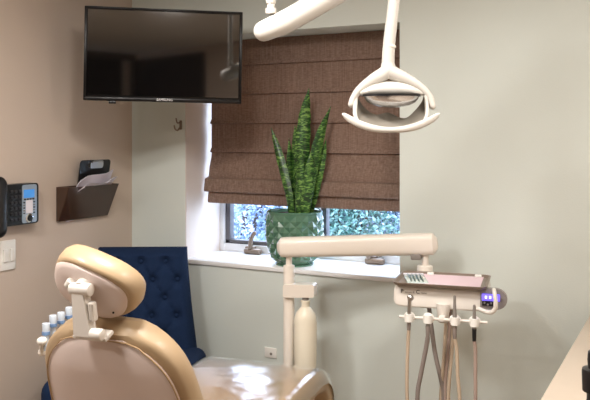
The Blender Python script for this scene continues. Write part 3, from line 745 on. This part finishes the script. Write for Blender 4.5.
# handpiece holders
zbar = P(440, 322, 2.60).z; ylo = -.045
b = NB()
def hb(px): return (HM.inverted() @ P(px, 322, 2.62)).x
cyl(b, HM @ V((hb(396), ylo, zbar-hc.z)), HM @ V((hb(488), ylo, zbar-hc.z)), .0052, n=12, bev=.001); build('holder_bar', b, M_CREAM2, t)
b = NB(); lathe(b, [(.016, -.03), (.02, -.026), (.02, .0), (.023, .008), (.023, .035)], frame3(HM @ V((hb(441), .0, zbar-hc.z+.01)), hx_, hy_, UP)); box(b, (hb(441), -.025, zbar-hc.z), (.022, .05, .018), HM, bev=.005); build('holder_mount', b, M_CREAM2, t)
def lowpt(px, py, d): p = P(px, py, 2.62); q = HM.inverted() @ p; return HM @ V((q.x, d, q.z))
specs = [(407, 299, 327, 'g', [(406, 345), (405, 372), (405, 400)], M_HOSEB, (443, 312), (441, 360)),
         (427, 318, 334, 'd', [(425, 350), (420, 375), (416, 400)], M_HOSEG, (423, 310), (431, 360)),
         (455, 296, 332, 'd', [(457, 350), (458, 375), (460, 400)], M_HOSEB, (451, 312), (449, 360)),
         (475, 304, 333, 'k', [(476, 350), (476, 375), (476, 400)], mat('hose_pinkish', srgb(172, 152, 142), .45), (447, 312), (445, 360))]
for i, (px, y0, y1, kd, path, hm_, ret, rmid) in enumerate(specs):
    q = HM @ V((hb(px), ylo, zbar-hc.z))
    b = NB(); dd = .0205
    MH = frame3(q, hx_, -UP, hy_)
    lathe(b, [(.009, -.007), (dd-.003, -.007), (dd, 0), (dd-.003, .007), (.009, .007)], MH, n=24)
    lathe(b, [(.010, -.012), (.0145, -.012), (.0135, .014), (.010, .014)], frame3(q+(-hy_)*.014, hx_, hy_, UP), n=18); build('holder', b, M_WHITE, t)
    top = lowpt(px+(0 if kd != 'g' else 1), y0, ylo-.014); bot = lowpt(px, y1, ylo-.014)
    hp = thing('handpiece', bot, ('leftmost of the handpieces, silver, standing tall in its white holder', 'second handpiece from the left, short grey coupling pointing down from its holder', 'third handpiece from the left, slim dark stem rising in front of the cream unit', 'rightmost handpiece, grey stem with black lower grip')[i], 'handpiece', 'handpieces hanging on the delivery unit')
    b = NB(); tube(b, [bot, bot.lerp(top, .4), bot.lerp(top, .8), top], [.006, .0075, .005, .0045] if kd != 'g' else [.006, .007, .0065, .009], n=14, roundcap=True)
    if kd == 'g': ball(b, top+V((.004, 0, -.004)), .010); 
    build('stem', b, M_STEEL if kd == 'g' else M_GREY, hp)
    b = NB(); cyl(b, bot-V((0, 0, .02)), bot+V((0, 0, .022)), .0065, .0078, n=14, bev=.001); build('coupling', b, M_BLACK if kd == 'k' else M_HOSEG, hp)
    pp_ = [bot-V((0, 0, .015))]+[lowpt(x, y, ylo-.01) for x, y in path]
    e_ = pp_[-1]; r1 = lowpt(rmid[0], rmid[1], .03); r2 = lowpt(ret[0], ret[1], .05)
    lowr = lowpt(rmid[0]+(9 if i == 1 else -3), 400, .02)
    midp = (e_+lowr)/2; midp.z = .30+.03*i
    pp_ += [e_-V((0, 0, .15)) + (lowr-e_)*.08, midp, lowr-V((0, 0, .15))-(lowr-e_)*.08, lowr, r1, r2]
    b = NB(); tube(b, pp_, .0062 if hm_ is not M_HOSEG else .0078, n=10, k=8); build('hose', b, hm_, hp)
# bottle bracket and bottle
b = NB(); wv = (P(313, 290, 3.1)-P(287, 290, 3.13)); wd = wv.normalized(); MBk = frame3((P(313, 290, 3.1)+P(287, 290, 3.13))/2, wd, V((-wd.y, wd.x, 0)), UP)
prism(b, [(x, z) for x, z in rrect(wv.length+.02, .052, .008)], -.026, .026, MBk)
rs_ = None; build('bottle_bracket', b, M_CREAM, t)
bo = P(305.5, 300, 3.1)
b = NB(); cyl(b, bo+V((0, 0, .015)), bo-V((0, 0, .012)), .013, n=18); build('bottle_socket', b, M_GREY, t)
b = NB(); zb0 = P(305, 364, 3.1).z-bo.z-.02
lathe(b, [(.03, zb0), (.042, zb0+.006), (.0445, zb0+.02), (.0455, zb0+.1), (.0455, -.085), (.043, -.065), (.036, -.048), (.022, -.032), (.0165, -.026), (.0165, -.008), (.019, -.007), (.019, -.001), (.014, 0)], Matrix.Translation(bo))
tag(build('water_bottle', b, mat('bottle_white', srgb(238, 230, 210), .35, coat=.2), origin=bo+V((0, 0, zb0))), 'white plastic water bottle hanging below the bracket of the delivery post', 'bottle')

# things on the tray
b = NB(); box(b, (.02, 0, -.001), (.235, .215, .002), TT, bev=0); tag(build('tray_liner', b, mat('pink_paper', srgb(226, 202, 210), .7), smooth=False), 'pink paper liner lying in the instrument tray', 'tray liner')
pu = thing('instrument_pouch', TT @ V((-.09, 0, -.002)), 'clear and pale green sterilization pouch with instruments at the left end of the tray', 'pouch')
MPu = TT @ Matrix.Translation((-.098, .0, .001)) @ Matrix.Rotation(.25, 4, 'Z')
b = NB(); box(b, (0, 0, 0), (.075, .185, .004), MPu, bev=.0015); build('pouch_film', b, mat('pouch_film', srgb(196, 212, 208), .15, coat=.6), pu)
for k in range(4):
    b = NB(); tube(b, [MPu @ V((-.022+k*.014, -.075, .004)), MPu @ V((-.02+k*.013, 0, .006)), MPu @ V((-.022+k*.015, .07, .004))], [.0018, .0035, .0014], n=8); build('instrument', b, mat('teal_steel', srgb(92, 122, 118), .3, metal=.6), pu)
b = NB(); box(b, (0, .080, .0025), (.075, .02, .002), MPu, bev=0); build('pouch_flap', b, M_PAPER, pu)
for (x, y), lb in (((-.055, .085), 'white cotton roll at the back of the tray near the pouch'), ((.118, .09), 'white cotton roll at the back right corner of the tray')):
    b = NB(); p = TT @ V((x, y, .005)); cyl(b, p-hx_*.012, p+hx_*.012, .006, n=14, bev=.002); tag(build('cotton_roll', b, M_WHITE), lb, 'cotton roll', 'cotton rolls on the tray')

M_LAMP = mat('lamp_white', srgb(204, 200, 192), .35, coat=.15)
# ------------------------------------------------------------------ operatory lamp on ceiling arm
TL = 2.4; s_ = TL/F; LK = TL/1.95
def lp(px, py, dt=0): return P(px, py, TL+dt)
p0 = lp(271, 10); root = V((p0.x, p0.y, ZC))
t = thing('operatory_light', root, 'white dental operating light hanging from a curved ceiling arm', 'dental light')
b = NB(); cyl(b, p0, V((p0.x, p0.y, ZC-.01)), .0095*LK, n=18); cyl(b, lp(271, 4), lp(271, -3), .0125*LK, n=18, bev=.003); cyl(b, lp(271, 14), lp(271, 8), .014*LK, n=18, bev=.003); cyl(b, V((p0.x, p0.y, ZC-.03)), V((p0.x, p0.y, ZC)), .06, .07, n=32, bev=.006); build('ceiling_post', b, M_LAMP, t)
eb = lp(398, -40)
b = NB(); tube(b, [lp(264, 31), lp(285, 22), lp(310, 8), lp(340, -9), lp(370, -27), eb], [q*LK for q in (.0265, .030, .030, .029, .027, .024)], n=24, k=8, roundcap=True); build('spring_arm', b, M_LAMP, t)
b = NB(); tube(b, [eb, lp(394, 0), lp(389, 45), lp(388, 68)], [q*LK for q in (.0145, .0145, .0155, .0165)], n=20); build('lamp_pole', b, M_LAMP, t)
b = NB(); cyl(b, lp(389.6, 45), lp(389.3, 47.5), .0165*LK, n=20, bev=.001); build('pole_collar', b, M_CREAM, t)
# yoke
b = NB()
Yl = [lp(388, 64), lp(386, 72, .0), lp(374, 79), lp(361, 88), lp(354, 97), lp(351.5, 104)]
Yr = [lp(388, 64), lp(391, 72, .0), lp(404, 78), lp(419, 86), lp(429, 96), lp(432.5, 106)]
for Y_ in (Yl, Yr): tube(b, Y_, [q*LK for q in (.0165, .019, .0155, .0105, .0088, .0092)], n=14, k=6, roundcap=True)
build('yoke', b, M_LAMP, t, ang=80)
# head: canopy dome
cx0 = 391
hd_ = thing
b = NB(); rs = []
def canopy(u, v):     # u -1..1 across, v 0 front-bottom .. 1 back
    x = u; top = 80.5+13.5*abs(x)**2.2; bot = 95.5+1.5*(1-abs(x))
    return top, bot
for j in range(33):
    u = j/32*2-1; uu = math.copysign(abs(u)**.9, u)
    X = cx0+uu*35.5; k = max(.12, math.sqrt(max(0, 1-abs(uu)**3)))
    top, bot = canopy(uu, 0); cz = (top+bot)/2; hz_ = max((bot-top)/2, 1.6)
    r_ = []
    for i in range(18):
        a = 2*PI*i/18; y = cz-math.copysign(abs(math.sin(a))**.8, math.sin(a))*hz_
        r_.append(lp(X, y, .02+.05*k*math.cos(a)))
    rs.append(r_)
rings(b, rs); build('lamp_canopy', b, M_LAMP, t)
# reflector below the canopy
b = NB(); rs = []
for f, y in ((1, 96), (.97, 99), (.86, 102.5), (.66, 105.3), (.4, 107), (.1, 107.8)):
    rs.append([lp(391.5, y, .0)+RGT*(math.cos(a)*27.5*s_*f)+FWD*(math.sin(a)*.055*f) for a in [2*PI*i/36 for i in range(36)]])
rings(b, rs); build('reflector', b, mat('silver_reflector', (.75, .76, .78), .22, metal=.9), t)
b = NB(); rs = []
rs = [[lp(391.5, y, 0)+RGT*(math.cos(a)*29*s_)+FWD*(math.sin(a)*.058) for a in [2*PI*i/36 for i in range(36)]] for y in (94.5, 96.6)]
rings(b, rs); build('reflector_rim', b, M_BLACK, t)
# handle: sweeping crescent with two horns, open in the middle
def cres(u):   # outer lower edge, inner upper edge in picture units
    x = cx0+u*49
    lo = 133-15.5*abs(u)**2.6; up_ = 127-16.5*abs(u)**1.9
    return x, up_, lo
b = NB(); rs = []; NC = 48
for j in range(NC+1):
    u = j/NC*2-1; x, y1_, y2_ = cres(u); taper = min(1, math.sqrt(max(0, 1-abs(u))/.10)*.75+.25)
    cyv = (y1_+y2_)/2; hh = max(.9, (y2_-y1_)/2*taper); dep = -.045*(1-u*u)-.01
    r_ = []
    for i in range(14):
        a = 2*PI*i/14; r_.append(lp(x, cyv-math.sin(a)*hh, dep+.007*math.cos(a)*1.2))
    rs.append(r_)
rings(b, rs); build('handle', b, M_LAMP, t)
# inner grey shield rising from the crescent to the canopy sides
b = NB(); rs = []
def inner_top(x):
    # upper edge of the shield (picture y) across the head
    v = (x-cx0)/35.0
    if v < -.93: return 96
    if v > .93: return 96
    base = 97+22*math.sqrt(max(0, 1-(v/.93)**2))**1.3
    bumpy = -6*math.exp(-((x-388)/9)**2)
    return base+bumpy+ (2.5*math.exp(-((x-407)/7)**2))
for j in range(61):
    x = cx0-36.5+73*j/60; v = (x-cx0)/36.5; u = (x-cx0)/49.0
    _, y1_, y2_ = cres(u); yt = min(inner_top(x), y1_+.5); dep = -.045*(1-u*u)-.01
    db = .03*math.sqrt(max(0, 1-v*v))
    a_ = lp(x, y1_+2, dep); c_ = lp(x, yt, .02+db*.6); m_ = lp(x, (y1_+yt)/2+2.0*(1-abs(v)), (dep+.02+db)/2+.01)
    rs.append([a_, m_, c_, c_+UP*.0012+FWD*.004, m_+FWD*.005-UP*.003, a_+FWD*.005-UP*.003])
rings(b, rs); build('shield', b, M_TAUPE, t, ang=60)
for xs in (-1, 1):
    b = NB()
    pa = [lp(cx0+xs*34.5, 93, .0), lp(cx0+xs*35.5, 103, -.005), lp(cx0+xs*36, 114, -.02), lp(cx0+xs*33, 122, -.03)]
    tube(b, pa, [.0062, .0068, .0068, .005], n=10, roundcap=True)
    build('lamp_strut', b, M_LAMP, t)

# ------------------------------------------------------------------ counter
CX = -.338
t = thing('base_cabinet', ((CX+XR)/2, 2.0, 0), 'cream base cabinet along the right wall under the counter', 'cabinet')
b = NB(); box(b, ((CX+.03+XR)/2-.001, 2.0, .48), (XR-CX-.034, 2.08, .76), bev=.002); box(b, ((CX+.08+XR)/2-.001, 2.0, .05), (XR-CX-.084, 2.06, .1), bev=.002); build('carcass', b, M_CAB, t)
for k in range(4):
    y = 1.22+k*.52; b = NB(); box(b, (CX+.022, y, .47), (.018, .5, .70), bev=.003); d = build('door', b, M_CAB, t)
    b = NB(); tube(b, [(CX+.012, y+.18, .72), (CX-.012, y+.18, .72), (CX-.012, y+.18, .60), (CX+.012, y+.18, .60)], .004, smooth=False, n=8); build('door_handle', b, M_STEEL, d)
b = NB(); box(b, ((CX+XR)/2-.001, 1.998, .88), (XR-CX-.004, 2.09, .04), bev=.004); tag(build('countertop', b, M_COUNT), 'cream countertop at the lower right corner', 'countertop')
# black pump dispenser
dp = P(597, 380, 1.30); dp.z = .90
def pz(y): return P(597, y, 1.30).z
t = thing('pump_dispenser', dp, 'black pump dispenser bottle on the countertop at the right edge', 'dispenser')
b = NB(); zc = pz(399)-.9; lathe(b, [(.030, 0), (.034, .004), (.034, zc-.05), (.031, zc-.03), (.02, zc-.012), (.0165, zc-.002), (.0165, zc+.01)], Matrix.Translation(dp)); build('bottle_body', b, M_BLACK, t)
b = NB(); lathe(b, [(.018, pz(392)-.9), (.0235, pz(391)-.9), (.0245, pz(372)-.9), (.0235, pz(369)-.9), (.012, pz(368)-.9)], Matrix.Translation(dp)); build('collar', b, M_BLACK, t)
b = NB(); lathe(b, [(.0145, pz(369)-.9), (.0155, pz(360)-.9), (.0145, pz(352)-.9), (.010, pz(350)-.9)], Matrix.Translation(dp)); tube(b, [V((dp.x, dp.y, pz(355))), V((dp.x, dp.y, pz(355)))+V((.03, .02, .0)), V((dp.x, dp.y, pz(358)))+V((.045, .03, -.004))], .005, n=8); build('pump_head', b, M_BLACK, t)

# ------------------------------------------------------------------ world and sun
w = bpy.data.worlds.new('sky'); sc.world = w; w.use_nodes = True; nt = w.node_tree; bg = nt.nodes['Background']
bg.inputs['Color'].default_value = (.62, .76, 1.0, 1); bg.inputs['Strength'].default_value = 9.5
su = bpy.data.lights.new('sun', 'SUN'); su.energy = 3.0; su.color = (.9, .95, 1); su.angle = .1
so = bpy.data.objects.new('sun', su); C.objects.link(so); so.rotation_euler = (math.radians(-50), 0, math.radians(160))
so.rotation_euler = V((-.3, .75, -.65)).to_track_quat('-Z', 'Y').to_euler()

sc.view_settings.view_transform = 'Standard'
sc.view_settings.look = 'None'
sc.view_settings.exposure = 0
sc.cycles.max_bounces = 8; sc.cycles.use_denoising = True
sc.cycles.sample_clamp_indirect = 6
